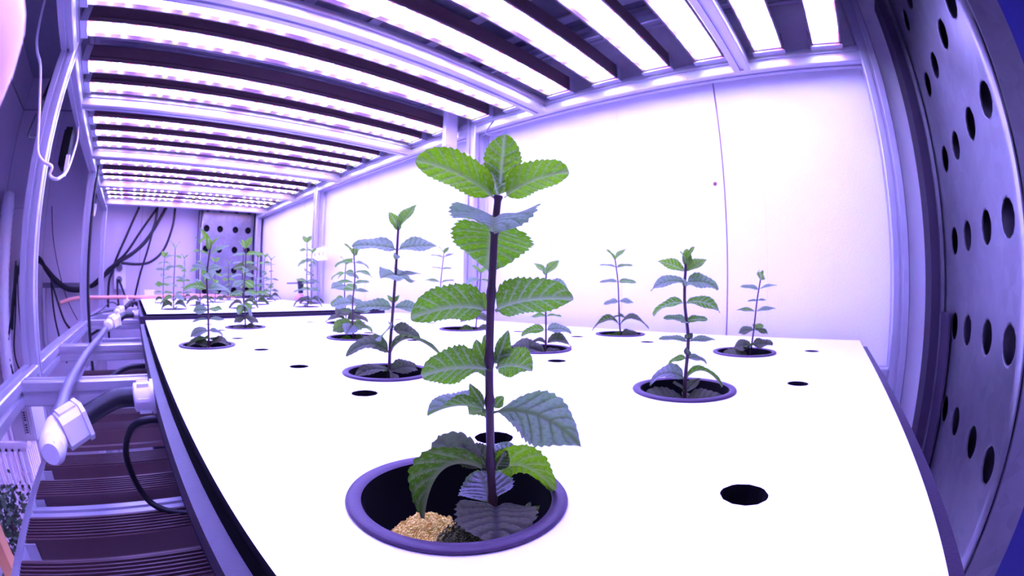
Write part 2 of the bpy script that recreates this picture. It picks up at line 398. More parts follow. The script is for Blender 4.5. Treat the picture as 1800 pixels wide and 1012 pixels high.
ROWS = [(1.44, COLS_A), (4.33, COLS_B), (7.6, COLS_A), (10.65, COLS_B)]
POTS1 = [(x, y) for y, c in ROWS for x in c]
POTS1 = [{(1.31, 1.44): (1.31, 1.475), (4.2, 1.44): (4.2, 1.39), (7.05, 1.44): (7.05, 1.345), (1.31, 7.6): (1.31, 7.72)}.get(p, p) for p in POTS1]
DX2, DY2 = .32, 15.9
POTS2 = [(x+DX2, y+DY2) for y, c in ROWS for x in c]
# near tray sits with its rim a little under the board; the far one stands slightly higher
TR1 = tray('dark grey plastic tray under the near white board', -.93, 13.95, -1.13, None)
TR2 = tray('dark grey plastic tray under the far white board', 14.72, 30.0, -.965, None)
board('large near white board with round holes and potted mint plants', .33, 9.44, -.74, 13.6, -1.0, POTS1, HOLES)
board('far white board standing behind the near one with small mint plants', .42, 9.44, 14.86, 29.75, -.90, POTS2, [(x+DX2, y+DY2) for x, y in HOLES])
for k, (a, b_) in enumerate(((-.93, 13.95), (14.6, 30.0))):
    for t, nm in ((1, 'above'), (-1, 'below')):
        tray('dark grey tray bottom of the tier %s, %s half' % (nm, ('near', 'far')[k]), a, b_, -1.13+t*TIER+(.11 if t > 0 else 0), None)
board('white board of the tier below seen through gaps between lamp bars', .33, 9.44, -.74, 13.6, -1.0-TIER, POTS1, [])

# ------------------------------------------------------------------ pots
def pot_mb(c, n=48):
    b = MB()
    b.lathe([(POT_R, 0), (.52, .0), (.528, .012), (.52, .024), (.465, .026), (.452, .014)], c, n)
    b.lathe([(.452, .014), (.44, -.02), (.38, -.50), (.30, -.52)], c, n, 1)
    b.lathe([(.30, -.52), (.385, -.52), (.43, -.12), (.452, -.06), (.455, 0)], c, n, 1)
    b.add([(c[0]+.32*math.cos(2*math.pi*i/24), c[1]+.32*math.sin(2*math.pi*i/24), c[2]-.50) for i in range(24)], [tuple(range(24))], 1)
    return b
def medium_mb(c):
    # a rough round plug of growing foam down in the pot
    b = MB(); n = 20; r0 = random.Random(3)
    ring = []
    for r, z in ((.34, -.48), (.36, -.34), (.33, -.28), (.2, -.26)):
        ring.append([(c[0]+r*(1+.05*r0.uniform(-1, 1))*math.cos(2*math.pi*i/n), c[1]+r*(1+.05*r0.uniform(-1, 1))*math.sin(2*math.pi*i/n), c[2]+z+.015*r0.uniform(-1, 1)) for i in range(n)])
    v = sum(ring, [])+[(c[0], c[1], c[2]-.27)]
    f = [(k*n+i, k*n+(i+1) % n, (k+1)*n+(i+1) % n, (k+1)*n+i) for k in range(3) for i in range(n)]+[(3*n+i, 3*n+(i+1) % n, 4*n) for i in range(n)]
    return b.add(v, f, 0, True)
pot0 = thing('plant_pot', 'x', 'pot', (0, 0, 0))
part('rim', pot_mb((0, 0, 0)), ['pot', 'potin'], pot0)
foam_t = part('growing_foam', medium_mb((0, 0, 0)), 'moss', pot0)
def place_pot(x, y, z, label, group):
    o = copy_tree(pot0, (x, y, z)); o['label'] = label; o['group'] = group; return o
RN = ['first row from the camera', 'second row from the camera', 'third row from the camera', 'back row']
CN = ['left', 'middle', 'right']
def pot_words(i, far):
    r, c = divmod(i, 3)
    return '%s board, %s, %s of three' % ('far' if far else 'near', RN[r], CN[c])
# the hero pot has its own foam, so it is built apart
hx, hy = POTS1[0]
hp = thing('plant_pot', 'largest dark pot in the foreground with purple rim and tan foam showing', 'pot', (hx, hy, -1.0), 'pots in the near board')
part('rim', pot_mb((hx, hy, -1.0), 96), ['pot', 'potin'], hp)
def lumpy(cx, cy, z0, z1, rx, ry, rot, seed, n=26, m=9, amp=.03):
    b = MB(); r0 = random.Random(seed); V = []
    for j in range(m):
        for i in range(n):
            t = 2*math.pi*i/n; rr = 1-.0*j
            sq = (abs(math.cos(t))**4+abs(math.sin(t))**4)**-.25
            if j < 3: z, k = z0+(z1-z0)*j/2.5, 1.
            else: z, k = z1-.0, 1-(j-2)/(m-2)
            x, y = rx*sq*k*math.cos(t), ry*sq*k*math.sin(t)
            V.append((cx+x*math.cos(rot)-y*math.sin(rot)+amp*r0.uniform(-1, 1)*.6, cy+x*math.sin(rot)+y*math.cos(rot)+amp*r0.uniform(-1, 1)*.6, z+(amp*r0.uniform(-1, 1) if j > 1 else 0)))
    f = [(j*n+i, j*n+(i+1) % n, (j+1)*n+(i+1) % n, (j+1)*n+i) for j in range(m-1) for i in range(n)]
    return b.add(V, f, 0, False)
part('growing_foam', lumpy(1.18, 1.60, -1.46, -1.20, .20, .13, .35, 5, 80, 34, .009), 'sponge', hp, 'tan foam block')
part('growing_foam', lumpy(1.34, 1.40, -1.46, -1.20, .19, .15, .35, 9, 80, 34, .011), 'moss', hp, 'foam block dark with algae')
for i, (x, y) in enumerate(POTS1):
    if i: place_pot(x, y, -1.0, 'dark purple rimmed pot, '+pot_words(i, 0), 'pots in the near board')
for i, (x, y) in enumerate(POTS2): place_pot(x, y, -.90, 'small distant dark pot, '+pot_words(i, 1), 'pots in the far board')
for ch in list(pot0.children): bpy.data.objects.remove(ch)
bpy.data.objects.remove(pot0)

# ------------------------------------------------------------------ mint leaves
def wprof(t, p=.78, e=.68):
    return max(0., math.sin(math.pi*min(1, t)**p))**e
def leaf_mb(base, ctrl, tip, width, N, fold, nt=40, ns=11, seed=0, quilt=.012, serr=.12, p_=.78, e_=.68, teeth=13):
    r0 = random.Random(seed); b = MB(); base, ctrl, tip, N = Vector(base), Vector(ctrl), Vector(tip), Vector(N)
    L = (tip-base).length; col = []; V = []; fo = math.radians(fold); nv = 7
    ph = r0.random()*6
    for i in range(nt+1):
        t = i/nt; p = base*(1-t)**2+ctrl*2*t*(1-t)+tip*t*t
        T = ((ctrl-base)*(1-t)+(tip-ctrl)*t).normalized()
        n = (N-T*N.dot(T)).normalized(); l = n.cross(T)
        te = max(0, (t-.06)/.94)
        w = width*.5*(wprof(te, p_, e_)+.02)
        for j in range(-ns, ns+1):
            s = j/ns; a = abs(s)
            saw = (te*teeth) % 1.0
            ww = w*(1+(serr*(saw-.5)*(a**6) if .04 < te < .97 else 0))
            u = te-.30*a*(1-.3*te)-.02             # along a side vein u stays constant
            k = u*nv; d = abs(k-round(k))
            side = math.exp(-(d/.10)**2)*(1 if u > .0 else 0)*(1-a**8)
            k2 = (a*5.0+math.sin(k*6.28)*.25); d2 = abs(k2-round(k2)); net = .55*math.exp(-(d2/.09)**2)*(1 if a > .15 else 0)
            mid = math.exp(-(a*w/(.008*width/.2+.012*width))**2)
            vein = min(1, max(side, net, mid)); col.append(vein)
            bulge = (1-max(side, net*.8, mid))*quilt*min(1, w/(.25*width+1e-6))
            rip = width*.06*math.sin(t*9+ph+2*s)*a*a
            V.append(p+l*(s*ww*math.cos(fo*(1-.3*t)))+n*(a*ww*math.sin(fo*(1-.3*t))+bulge+rip))
    m = 2*ns+1
    b.add(V, [(i*m+j, (i+1)*m+j, (i+1)*m+j+1, i*m+j+1) for i in range(nt) for j in range(m-1)], 0, True)
    b.col = col; return b
def flipcheck(mb): return mb
HERO = [
 ((1.428,1.343,0.384),(1.319,1.424,0.503),(1.158,1.566,0.548),0.20,(0.519,0.448,0.728),12,'leafy',.98,.5),
 ((1.458,1.309,0.387),(1.530,1.226,0.479),(1.648,1.092,0.509),0.185,(0.478,0.413,0.775),12,'leafy',1.0,.52),
 ((1.452,1.331,0.394),(1.497,1.357,0.553),(1.533,1.377,0.718),0.175,(0.743,0.642,0.192),8,'leafy',1.25,.5),
 ((1.434,1.321,0.390),(1.442,1.358,0.467),(1.490,1.426,0.564),0.10,(0.603,0.776,0.187),5,'leafy'),
 ((1.423,1.333,0.296),(1.343,1.258,0.280),(1.238,1.165,0.202),0.37,(-0.075,-0.065,0.995),14,'leaf'),
 ((1.438,1.346,0.254),(1.499,1.413,0.213),(1.525,1.473,0.075),0.38,(0.678,0.586,0.444),10,'leaf'),
 ((1.408,1.363,-0.108),(1.319,1.466,-0.070),(1.177,1.600,-0.146),0.24,(0.553,0.478,0.682),14,'leaf'),
 ((1.433,1.335,-0.108),(1.528,1.255,-0.044),(1.655,1.077,-0.057),0.24,(0.554,0.479,0.681),12,'leaf'),
 ((1.424,1.375,-0.102),(1.411,1.390,-0.070),(1.422,1.393,-0.025),0.045,(0.743,0.642,0.192),10,'leafy'),
 ((1.408,1.331,-0.364),(1.277,1.421,-0.335),(1.133,1.466,-0.378),0.23,(0.631,0.545,0.552),10,'leaf',1.2,.75),
 ((1.450,1.343,-0.366),(1.527,1.300,-0.345),(1.599,1.262,-0.387),0.20,(0.631,0.545,0.552),14,'leaf'),
 ((1.441,1.369,-0.374),(1.434,1.423,-0.385),(1.433,1.485,-0.388),0.12,(0.693,0.598,0.403),10,'leaf'),
 ((1.425,1.357,-0.357),(1.406,1.395,-0.308),(1.379,1.396,-0.233),0.075,(0.071,0.979,0.191),15,'leaf'),
 ((1.441,1.338,-0.344),(1.471,1.335,-0.283),(1.485,1.304,-0.193),0.085,(0.977,0.004,0.213),15,'leaf'),
 ((1.453,1.356,-0.348),(1.493,1.355,-0.300),(1.529,1.360,-0.258),0.06,(0.905,0.373,0.204),10,'leaf'),
 ((1.443,1.367,-0.348),(1.446,1.395,-0.274),(1.461,1.423,-0.221),0.05,(0.501,0.842,0.200),10,'leaf'),
 ((1.405,1.363,-0.556),(1.324,1.457,-0.501),(1.214,1.538,-0.580),0.22,(0.038,0.033,0.999),30,'leaf'),
 ((1.423,1.373,-0.562),(1.417,1.426,-0.579),(1.417,1.486,-0.595),0.15,(0.663,0.573,0.483),10,'leaf'),
 ((1.410,1.327,-0.555),(1.516,1.144,-0.494),(1.602,0.980,-0.695),0.27,(-0.437,-0.562,0.702),-10,'leaf',1.02,.95),
 ((1.402,1.367,-0.540),(1.386,1.386,-0.498),(1.358,1.418,-0.429),0.06,(0.072,0.993,0.093),15,'leaf'),
 ((1.439,1.339,-0.547),(1.451,1.341,-0.518),(1.480,1.322,-0.496),0.055,(0.940,0.087,0.329),15,'leaf'),
 ((1.406,1.360,-0.857),(1.224,1.526,-0.700),(1.172,1.553,-1.110),0.33,(-0.039,0.224,0.974),44,'leafd'),
 ((1.431,1.377,-0.861),(1.418,1.469,-0.806),(1.419,1.590,-0.809),0.16,(-0.367,-0.317,0.875),10,'leafd'),
 ((1.433,1.328,-0.865),(1.522,1.257,-0.755),(1.637,1.138,-0.975),0.28,(0.870,0.121,0.477),6,'leafy'),
 ((1.452,1.353,-0.827),(1.523,1.363,-0.782),(1.609,1.355,-0.792),0.14,(-0.307,-0.265,0.914),10,'leaf'),
 ((1.427,1.336,-0.844),(1.440,1.306,-0.796),(1.446,1.284,-0.729),0.09,(0.956,0.120,0.267),15,'leafd'),
 ((1.427,1.366,-0.863),(1.418,1.393,-0.820),(1.411,1.431,-0.781),0.06,(0.312,0.886,0.343),15,'leafd'),
 ((1.447,1.372,-1.048),(1.520,1.472,-1.036),(1.567,1.570,-0.965),0.28,(-0.552,-0.477,0.684),8,'leaf'),
 ((1.418,1.315,-1.035),(1.286,1.193,-0.960),(1.165,1.076,-1.045),0.35,(-0.250,-0.216,0.944),8,'leafd',.95,.55),
 ((1.475,1.201,-1.131),(1.479,1.182,-1.060),(1.528,1.141,-1.012),0.05,(-0.433,-0.793,0.429),15,'leafy'),
 ((1.470,1.208,-1.131),(1.464,1.169,-1.091),(1.484,1.116,-1.042),0.045,(-0.265,-0.636,0.724),15,'leaf'),
 ((1.480,1.227,-1.126),(1.517,1.230,-1.077),(1.555,1.217,-1.029),0.045,(-0.517,-0.734,0.441),15,'leaf'),
]
hero = thing('mint_plant', 'tall foreground mint plant with purple stem in the largest pot', 'plant', (1.425, 1.337, -1.27), 'mint plants in the near board')
STEM = [(1.427, 1.335, -1.44), (1.422, 1.341, -1.014), (1.418, 1.346, -.86), (1.417, 1.350, -.556), (1.416, 1.352, -.363), (1.420, 1.349, -.106), (1.428, 1.342, .128), (1.432, 1.338, .253), (1.441, 1.328, .395)]
NODES_T = [.13, .27, .40, .52, .66, .86, .99]
part('stem', MB().tube(STEM, .02, 12, 0, 12, lambda t: (.0205-.005*t)+.006*sum(math.exp(-((t-q)/.012)**2) for q in NODES_T)), 'stem', hero)
for k, (b_, c_, t_, w_, n_, f_, m_, *pe) in enumerate(HERO):
    big = w_ > .1
    part('leaf', leaf_mb(b_, c_, t_, w_, n_, f_, 60 if big else 24, 14 if big else 6, k, (.018 if m_ == 'leafd' else .011) if big else .004, .12, *(pe or (.78, .68))), m_, hero)

# shared leaf meshes for the smaller plants: base at the origin, growing along +x, upper side +z, length 1
SH = {}
for nm, (c, t, w, fo) in {'flat': ((.5, 0, .10), (1, 0, -.02), .54, 10), 'droop': ((.55, 0, .20), (1, 0, -.25), .56, 8), 'arch': ((.62, 0, .42), (.95, 0, -.5), .52, 14), 'round': ((.5, 0, .05), (.95, 0, -.12), .80, 6), 'thin': ((.5, 0, .10), (1, 0, .02), .36, 12)}.items():
    for mm in ('leaf', 'leafy', 'leafd'):
        SH[nm, mm] = leaf_mb((0, 0, 0), c, t, w, (0, 0, 1), fo, 32, 6, len(nm), .03, .16, .78, .68, 8).mesh('leaf', mm)
PLN = 0
def plant(label, base, topz, nodes, lean=(0, 0), group=None, rs=.018, zb=None, seed=1):
    # nodes: (fraction of height, leaf length, azimuth from the picture plane in degrees, lift in degrees, shape, material)
    global PLN
    x, y = base[0], base[1]; z0 = base[2]
    t = thing('mint_plant', label, 'plant', (x, y, z0), group)
    r0 = random.Random(seed); H = topz-z0
    wob = [(r0.uniform(-.012, .012)*H, r0.uniform(-.012, .012)*H) for _ in range(5)]
    P = [(x+lean[0]*f+wob[i][0]*(0 < i), y+lean[1]*f+wob[i][1]*(0 < i), z0+H*f*.97) for i, f in enumerate((0, .25, .5, .75, 1))]
    part('stem', MB().tube(P, rs, 7, 0, 4, lambda q: rs*(1-.35*q)), 'stem', t)
    th = math.atan2(-x, y)
    for f, ln, az, lift, shp, mt in nodes:
        i = min(3, int(f*4)); g = f*4-i
        p = [P[i][k]*(1-g)+P[i+1][k]*g for k in range(3)]
        for sgn in (0, 1):
            if ln[sgn] <= 0: continue
            o = bpy.data.objects.new('leaf', SH[shp, mt]); COL.objects.link(o); o.parent = t
            a = th+math.radians(az)+(0 if sgn else math.pi)+r0.uniform(-.15, .15)
            o.location = ((p[0]-x)*S, (p[1]-y)*S, (p[2]-z0)*S)
            o.rotation_euler = (r0.choice((-1, 1, 1))*r0.uniform(.25, .75)*(1 if sgn else -1), -math.radians(lift+r0.uniform(-6, 6)), a)
            s = 1.27*ln[sgn]*r0.uniform(.95, 1.05); o.scale = (s, s*r0.uniform(.9, 1.1), s)
    return t
ZB = -1.27
GN = 'mint plants in the near board'
plant('mint plant with a bare upper stem left of the foreground plant', (2.87, 4.36, ZB), .74, [
 (.985, (.17, .30), 15, 55, 'flat', 'leafy'), (.97, (.10, .2), 90, 60, 'flat', 'leafy'), (.86, (.40, .36), 0, 8, 'flat', 'leaf'), (.83, (.12, .12), 90, -20, 'flat', 'leaf'),
 (.71, (.28, .28), 60, -5, 'round', 'leaf'), (.70, (0, .24), 10, 0, 'thin', 'leaf'), (.52, (.34, .28), 5, 0, 'flat', 'leaf'), (.54, (.10, .10), 0, 60, 'flat', 'leafy'),
 (.40, (.25, .28), 65, -10, 'round', 'leaf'), (.39, (0, .30), 15, -10, 'droop', 'leafd'), (.25, (.40, .42), 5, 20, 'arch', 'leafd'), (.14, (.33, .33), 20, 5, 'droop', 'leafd'), (.13, (.2, .2), 100, 10, 'droop', 'leafd')],
 (.10, -.06), GN, .022, seed=2)
plant('bushy mint plant standing alone on the right half of the near board, first row middle', (4.18, 1.37, ZB), .30, [
 (.985, (.10, .14), 20, 60, 'flat', 'leafy'), (.96, (.10, .16), 80, 60, 'flat', 'leafy'), (.93, (.24, .20), 5, 25, 'flat', 'leafy'), (.86, (.26, .28), 0, -2, 'droop', 'leaf'), (.86, (.15, .15), 90, 0, 'droop', 'leaf'),
 (.73, (.26, .28), 5, -4, 'droop', 'leaf'), (.62, (.19, .17), -10, 0, 'flat', 'leaf'), (.61, (.14, .14), 70, 0, 'flat', 'leaf'), (.49, (.23, .23), 5, 2, 'thin', 'leaf'), (.50, (.08, .08), 70, 40, 'flat', 'leafd'),
 (.38, (.15, .17), 15, 0, 'droop', 'leaf'), (.40, (.09, .09), 90, 50, 'flat', 'leafd'), (.25, (.29, .29), 0, 12, 'arch', 'leaf'), (.16, (.17, .17), 40, 40, 'flat', 'leafd'),
 (.08, (.38, .36), 5, 12, 'droop', 'leafd'), (.07, (.3, .3), 70, 5, 'droop', 'leafd')], (.02, .06), GN, .021, seed=3)
plant('slender leaning mint plant near the back right corner of the near board', (7.09, 1.30, ZB), .22, [
 (.99, (.10, .10), 40, 65, 'flat', 'leafy'), (.96, (.16, .16), 90, 40, 'round', 'leafy'), (.86, (.25, .25), 0, 12, 'thin', 'leaf'), (.74, (.13, .13), 10, 0, 'thin', 'leaf'), (.62, (.26, .28), 5, 3, 'thin', 'leaf'),
 (.43, (.22, .20), 5, -4, 'round', 'leafd'), (.44, (0, .18), 40, 20, 'round', 'leafy'), (.26, (.24, .30), 5, 5, 'round', 'leafd'), (.25, (.2, .2), 80, 10, 'round', 'leafd'), (.12, (.42, .38), 5, 0, 'droop', 'leafd')], (.13, -.15), GN, .017, seed=4)
plant('mint plant with tall pointed tip leaves nearest the left edge of the near board', (1.33, 7.70, ZB), .66, [
 (.985, (.32, .22), 5, 52, 'thin', 'leafy'), (.97, (.2, .2), 80, 50, 'flat', 'leafy'), (.93, (.1, .34), 10, 25, 'thin', 'leaf'), (.80, (.24, .24), 30, 10, 'flat', 'leaf'), (.78, (.24, .24), 100, -20, 'round', 'leaf'),
 (.63, (.34, .34), 0, 5, 'droop', 'leaf'), (.45, (.24, .22), 10, 5, 'round', 'leaf'), (.37, (.24, .26), 5, -10, 'thin', 'leaf'), (.27, (.27, .2), 0, 0, 'droop', 'leaf'), (.2, (.24, .2), 30, 0, 'round', 'leafd'), (.13, (.34, .36), 0, 10, 'arch', 'leafd'), (.08, (.28, .28), 80, 5, 'round', 'leafd')], (.03, -.02), GN, .022, seed=5)
plant('round leaved mint plant in front of the black gap between the boards', (2.85, 10.75, ZB), .93, [
 (.985, (.2, .26), 30, 60, 'flat', 'leafy'), (.93, (.28, .34), 0, -5, 'thin', 'leaf'), (.79, (.25, .25), 10, -10, 'round', 'leafd'), (.78, (.22, .22), 100, -20, 'round', 'leaf'), (.63, (.28, .25), 20, -20, 'round', 'leaf'),
 (.50, (.26, .28), 10, 0, 'droop', 'leaf'), (.38, (.3, .3), 60, -30, 'round', 'leaf'), (.36, (.3, .3), 130, -30, 'round', 'leaf'), (.22, (.25, .3), 20, -10, 'round', 'leafd'), (.13, (.3, .34), 0, -15, 'round', 'leafd')], (.03, 0), GN, .022, seed=6)
plant('low mint plant directly right of the foreground stem with leaves resting on its pot', (5.72, 4.26, ZB), .27, [
 (.98, (.2, .24), 10, 45, 'flat', 'leafy'), (.96, (.14, .14), 90, 50, 'flat', 'leaf'), (.84, (.30, .32), 0, 5, 'arch', 'leaf'), (.53, (.2, .2), 20, 0, 'flat', 'leaf'), (.38, (.3, .32), 0, 3, 'droop', 'leaf'),
 (.24, (.2, .34), 5, 14, 'arch', 'leafd'), (.14, (.46, .2), 5, 15, 'round', 'leafd'), (.12, (.3, .2), 60, 0, 'droop', 'leafd')], (.02, -.02), GN, .019, seed=7)
plant('thin mint plant against the white wall, second row right', (8.47, 4.27, ZB), .64, [
 (.985, (.22, .26), 10, 45, 'flat', 'leafy'), (.9, (.28, .28), 0, 2, 'thin', 'leaf'), (.74, (.3, .3), 0, -5, 'thin', 'leaf'), (.52, (.26, .24), 0, -10, 'flat', 'leaf'), (.35, (.22, .22), 60, 5, 'round', 'leafd'), (.25, (.42, .44), 0, 15, 'arch', 'leafd'), (.13, (.35, .32), 20, 10, 'round', 'leafd')], (-.1, .15), GN, .02, seed=8)
plant('twin looking mint plant behind and left of the second row plant, third row middle', (4.2, 7.55, ZB), .65, [
 (.985, (.22, .26), 0, 42, 'flat', 'leafy'), (.97, (.18, .18), 90, 50, 'flat', 'leafy'), (.9, (.28, .22), 0, -3, 'droop', 'leaf'), (.8, (.26, .26), 10, -5, 'droop', 'leaf'), (.7, (.3, .24), 0, 0, 'thin', 'leaf'), (.62, (.2, .24), 10, 0, 'thin', 'leaf'),
 (.5, (.34, .26), 0, -5, 'round', 'leaf'), (.42, (.2, .3), 20, 0, 'flat', 'leaf'), (.3, (.36, .36), 10, -20, 'round', 'leafy'), (.28, (.3, .3), 70, -20, 'round', 'leaf'), (.13, (.4, .3), 5, 0, 'round', 'leafd')], (0, .02), GN, .02, seed=9)
plant('pale mint plant half hidden behind the foreground stem, third row right', (7.2, 7.35, ZB), .36, [
 (.985, (.2, .2), 20, 45, 'flat', 'leafy'), (.88, (.26, .26), 0, -10, 'droop', 'leaf'), (.6, (.26, .26), 10, -5, 'thin', 'leaf'), (.36, (.3, .3), 10, -10, 'droop', 'leafd'), (.14, (.36, .36), 0, 5, 'arch', 'leafd')], (.1, -.1), GN, .018, seed=10)
plant('thin mint plant in front of the back post and wall socket, back row right', (8.62, 10.4, ZB), 1.05, [
 (.985, (.2, .2), 20, 50, 'flat', 'leafy'), (.93, (.3, .28), 0, 15, 'thin', 'leaf'), (.78, (.24, .24), 5, 5, 'thin', 'leaf'), (.6, (.38, .34), 0, 3, 'thin', 'leaf'), (.45, (.26, .3), 10, 10, 'flat', 'leafd'), (.3, (.3, .3), 30, 0, 'droop', 'leafd'), (.15, (.38, .38), 0, 8, 'arch', 'leafd')], (.15, -.15), GN, .02, seed=11)
plant('dense low mint plant at the back of the near board, back row middle', (5.66, 10.65, ZB), .62, [
 (.98, (.22, .22), 30, 45, 'flat', 'leafy'), (.85, (.3, .3), 0, -5, 'droop', 'leaf'), (.68, (.34, .34), 40, -10, 'round', 'leaf'), (.5, (.36, .36), 10, -15, 'round', 'leaf'), (.35, (.44, .44), 70, -15, 'round', 'leafd'), (.2, (.45, .45), 0, 5, 'droop', 'leafd')], (0, 0), GN, .02, seed=12)
GF = 'small mint plants in the far board'
TOPZ = [1.35, 1.5, 1.85, 1.85, 1.3, 1.6, 1.4, 1.2, 1.5, 1.5, 1.25, 1.55]
for i, (x, y) in enumerate(POTS2):
    r0 = random.Random(40+i); nd = [(.98, (.3, .3), r0.uniform(0, 60), 50, 'flat', 'leafy')]
    f = .88
    while f > .2:
        big = .26+.22*(1-f)*r0.uniform(.8, 1.5)
        nd.append((f, (big, big*r0.uniform(.8, 1.1)), r0.choice((0, 15, 80)), r0.uniform(-15, 8), r0.choice(('flat', 'droop', 'thin', 'round')), r0.choice(('leaf', 'leaf', 'leafy')))); f -= r0.uniform(.11, .17)
    nd += [(.16, (.5, .5), 10, 5, 'arch', 'leafd'), (.12, (.42, .42), 80, 0, 'round', 'leafd')]
    plant('small distant mint plant, '+pot_words(i, 1), (x, y, ZB+.1), TOPZ[i], nd, (0, 0), GF, .026, seed=60+i)

# ------------------------------------------------------------------ perforated galvanised ducts at both ends
def duct(label, yfront, ydir, xs, zs, r, seed, depth=1.9, seal=.36):
    t = thing('air_duct', label, 'duct', (7.5, yfront, -ZF))
    x0, x1, z0, z1 = xs[0]-.52, 9.58, -ZF, 6.6
    hs = []
    for z in zs:
        for x in xs:
            if z0+r < z-.1: hs.append(circle(x, z, r, 26))
    gx = [(x0+.02+(x1-x0-.04)*i/16, z0+.05+(z1-z0-.1)*j/34) for i in range(1, 16) for j in range(1, 34)]
    wv = lambda a, b: .010*math.sin(a*2.2+seed)*math.sin(b*.35+1)+.006*math.sin(a*1.1+b*.9+seed)
    part('perforated_panel', holed([(x0, z0), (x1, z0), (x1, z1), (x0, z1)], hs, yfront-.02*0, yfront+.03*ydir, grid=gx, wave=wv, axes='xz'), 'galv', t)
    ya, yb = sorted((yfront-.03*ydir, yfront-.62*ydir))
    part('folded_edge', MB().box(x0-.05, x0, ya, yb, z0, z1), 'galv', t)
    ya, yb = sorted((yfront-.62*ydir, yfront-depth*ydir))
    part('duct_body', MB().box(x0-.05, XW-.02, ya, yb, z0, z1), 'blue', t, 'deep blue body')
    part('edge_seal', MB().box(9.6, XW-.02, *sorted((yfront-.5*ydir, yfront+seal*ydir)), z0, z1), 'tray', t, 'dark seal strip')
    part('hole_shade_sheet', MB().box(x0+.05, 9.55, *sorted((yfront-.26*ydir, yfront-.2*ydir)), z0, z1), 'tray' if ydir > 0 else 'black', t)  # dark sheet standing in for the unlit duct inside behind the holes
    part('lip', MB().box(9.40, 9.50, *sorted((yfront+.08*ydir, yfront+.16*ydir)), z0, z1), 'galv', t)
    part('lower_flap', MB().box(8.75, 9.6, *sorted((yfront+.09*ydir, yfront+.14*ydir)), z0, -.42), 'tray', t)  # fold of the sheet, its shade put into the dark colour
    return t
PX = (5.67, 6.63, 7.77, 8.65)
duct('galvanised sheet duct with rows of round holes close by on the right', -2.8, 1, PX, [.85-1.49*k for k in range(-3, 8)], .245, .4)
duct('galvanised duct face with rows of black holes at the far end of the rack', 33.75, -1, (5.67, 6.78, 8.05, 9.1), [1.02+1.48*k for k in range(-3, 4)], .25, 2., 1.1, .06)

# ------------------------------------------------------------------ hoses and fittings on the aisle side
hose = MB().tube([(-1.30, 4.95, -1.52), (-1.2, 5.5, -1.40), (-1.27, 6.8, -1.40), (-1.33, 8.3, -1.44), (-1.33, 10.3, -1.44), (-1.25, 13.2, -1.44), (-1.22, 16.6, -1.46), (-1.15, 20, -1.44), (-1.07, 23.8, -1.40)], .095, 14)
solo('drain_hose', hose, 'greyhose', 'long grey hose lying across the aluminium bars beside the trays', 'hose', (-1.25, 12, -1.45))
def fitting(label, p, d, q, scale=1.):
    # white wye: a ribbed body along d with a square clamp collar towards q
    t = thing('pipe_fitting', label, 'fitting', p); p, d, q = Vector(p), Vector(d).normalized(), Vector(q); e = (q-p).normalized(); k = scale
    body = MB().cyl(p-d*.26*k, p+d*.16*k, .155*k, .15*k, 20).cyl(p+d*.16*k, p+d*.30*k, .125*k, .12*k, 20).cyl(p-d*.26*k, p-d*.36*k, .155*k, .10*k, 20)
    part('body', body, 'pvc', t)
    n = e.cross(Vector((0, 0, 1))).normalized(); u = n.cross(e)
    c = MB(); w = .165*k; ch = .06*k
    octo = [(-w+ch, -w), (w-ch, -w), (w, -w+ch), (w, w-ch), (w-ch, w), (-w+ch, w), (-w, w-ch), (-w, -w+ch)]
    c.prism(octo, p+e*.10*k, p+e*.40*k, n, u); c.prism([(a*1.12, b*1.12) for a, b in octo], p+e*.37*k, p+e*.42*k, n, u)
    cc = part('clamp_collar', c, 'pvc', t)
    w2 = .09*k
    part('collar_plate', MB().obox(p+e*.24*k+u*.172*k, e*.11*k, n*w2, u*.015*k).obox(p+e*.24*k-n*.172*k, e*.11*k, u*w2, n*.015*k), 'pvc', cc)
    for s_ in (-1, 1):
        part('rib', MB().obox(p-d*.05*k+n*.15*k*s_+u*.05, d*.13*k, n*.03*k, u*.05*k), 'pvc', t)
    return t
def nut(label, x, y, z, s=1.):
    t = thing('hose_nut', label, 'fitting', (x, y, z))
    nr = part('nut_ring', MB().cyl((x-.24*s, y, z), (x-.02, y, z), .165*s, .175*s, 24).cyl((x-.26*s, y, z), (x-.24*s, y, z), .13*s, .165*s, 24), 'pvc', t)
    part('flange', MB().cyl((x-.02, y, z), (x+.02, y, z), .20*s, .20*s, 24), 'pvc', t)
    for i in range(6):
        a = i*math.pi/3; part('lug', MB().obox((x-.12*s, y+.175*s*math.cos(a), z+.175*s*math.sin(a)), (.08*s, 0, 0), (0, .02*s, 0), (0, 0, .02*s)), 'pvc', nr)
    return t
F1, N1 = (-1.22, 5.02, -1.54), (.145, 5.5, -1.27)
fitting('large white pipe fitting where black hose meets grey hose, lower left foreground', F1, (.03, 1, .12), (-.85, 5.22, -1.42), 1.15)
nut('large white hose nut on the side of the near tray', *N1)
solo('black_hose', MB().tube([(-.86, 5.22, -1.43), (-.62, 5.35, -1.34), (-.35, 5.47, -1.27), (-.1, 5.5, -1.265)], .115, 16, 0, 8), 'rubber', 'thick glossy black hose between white fitting and nut of near tray', 'hose', (-.5, 5.4, -1.35))
F2, N2 = (-1.12, 17.1, -1.38), (.145, 20.2, -1.25)
fitting('white pipe fitting midway along the grey hose', F2, (.02, 1, 0), (-.75, 17.6, -1.25), 1.3)
nut('white hose nut on the side of the far tray', *N2, 1.1)
solo('black_hose', MB().tube([(-.75, 17.6, -1.26), (-.5, 18.4, -1.15), (-.3, 19.6, -1.2), (-.1, 20.2, -1.25)], .13, 12), 'rubber', 'black hose rising to the far tray nut behind the second fitting', 'hose', (-.5, 18.5, -1.25))
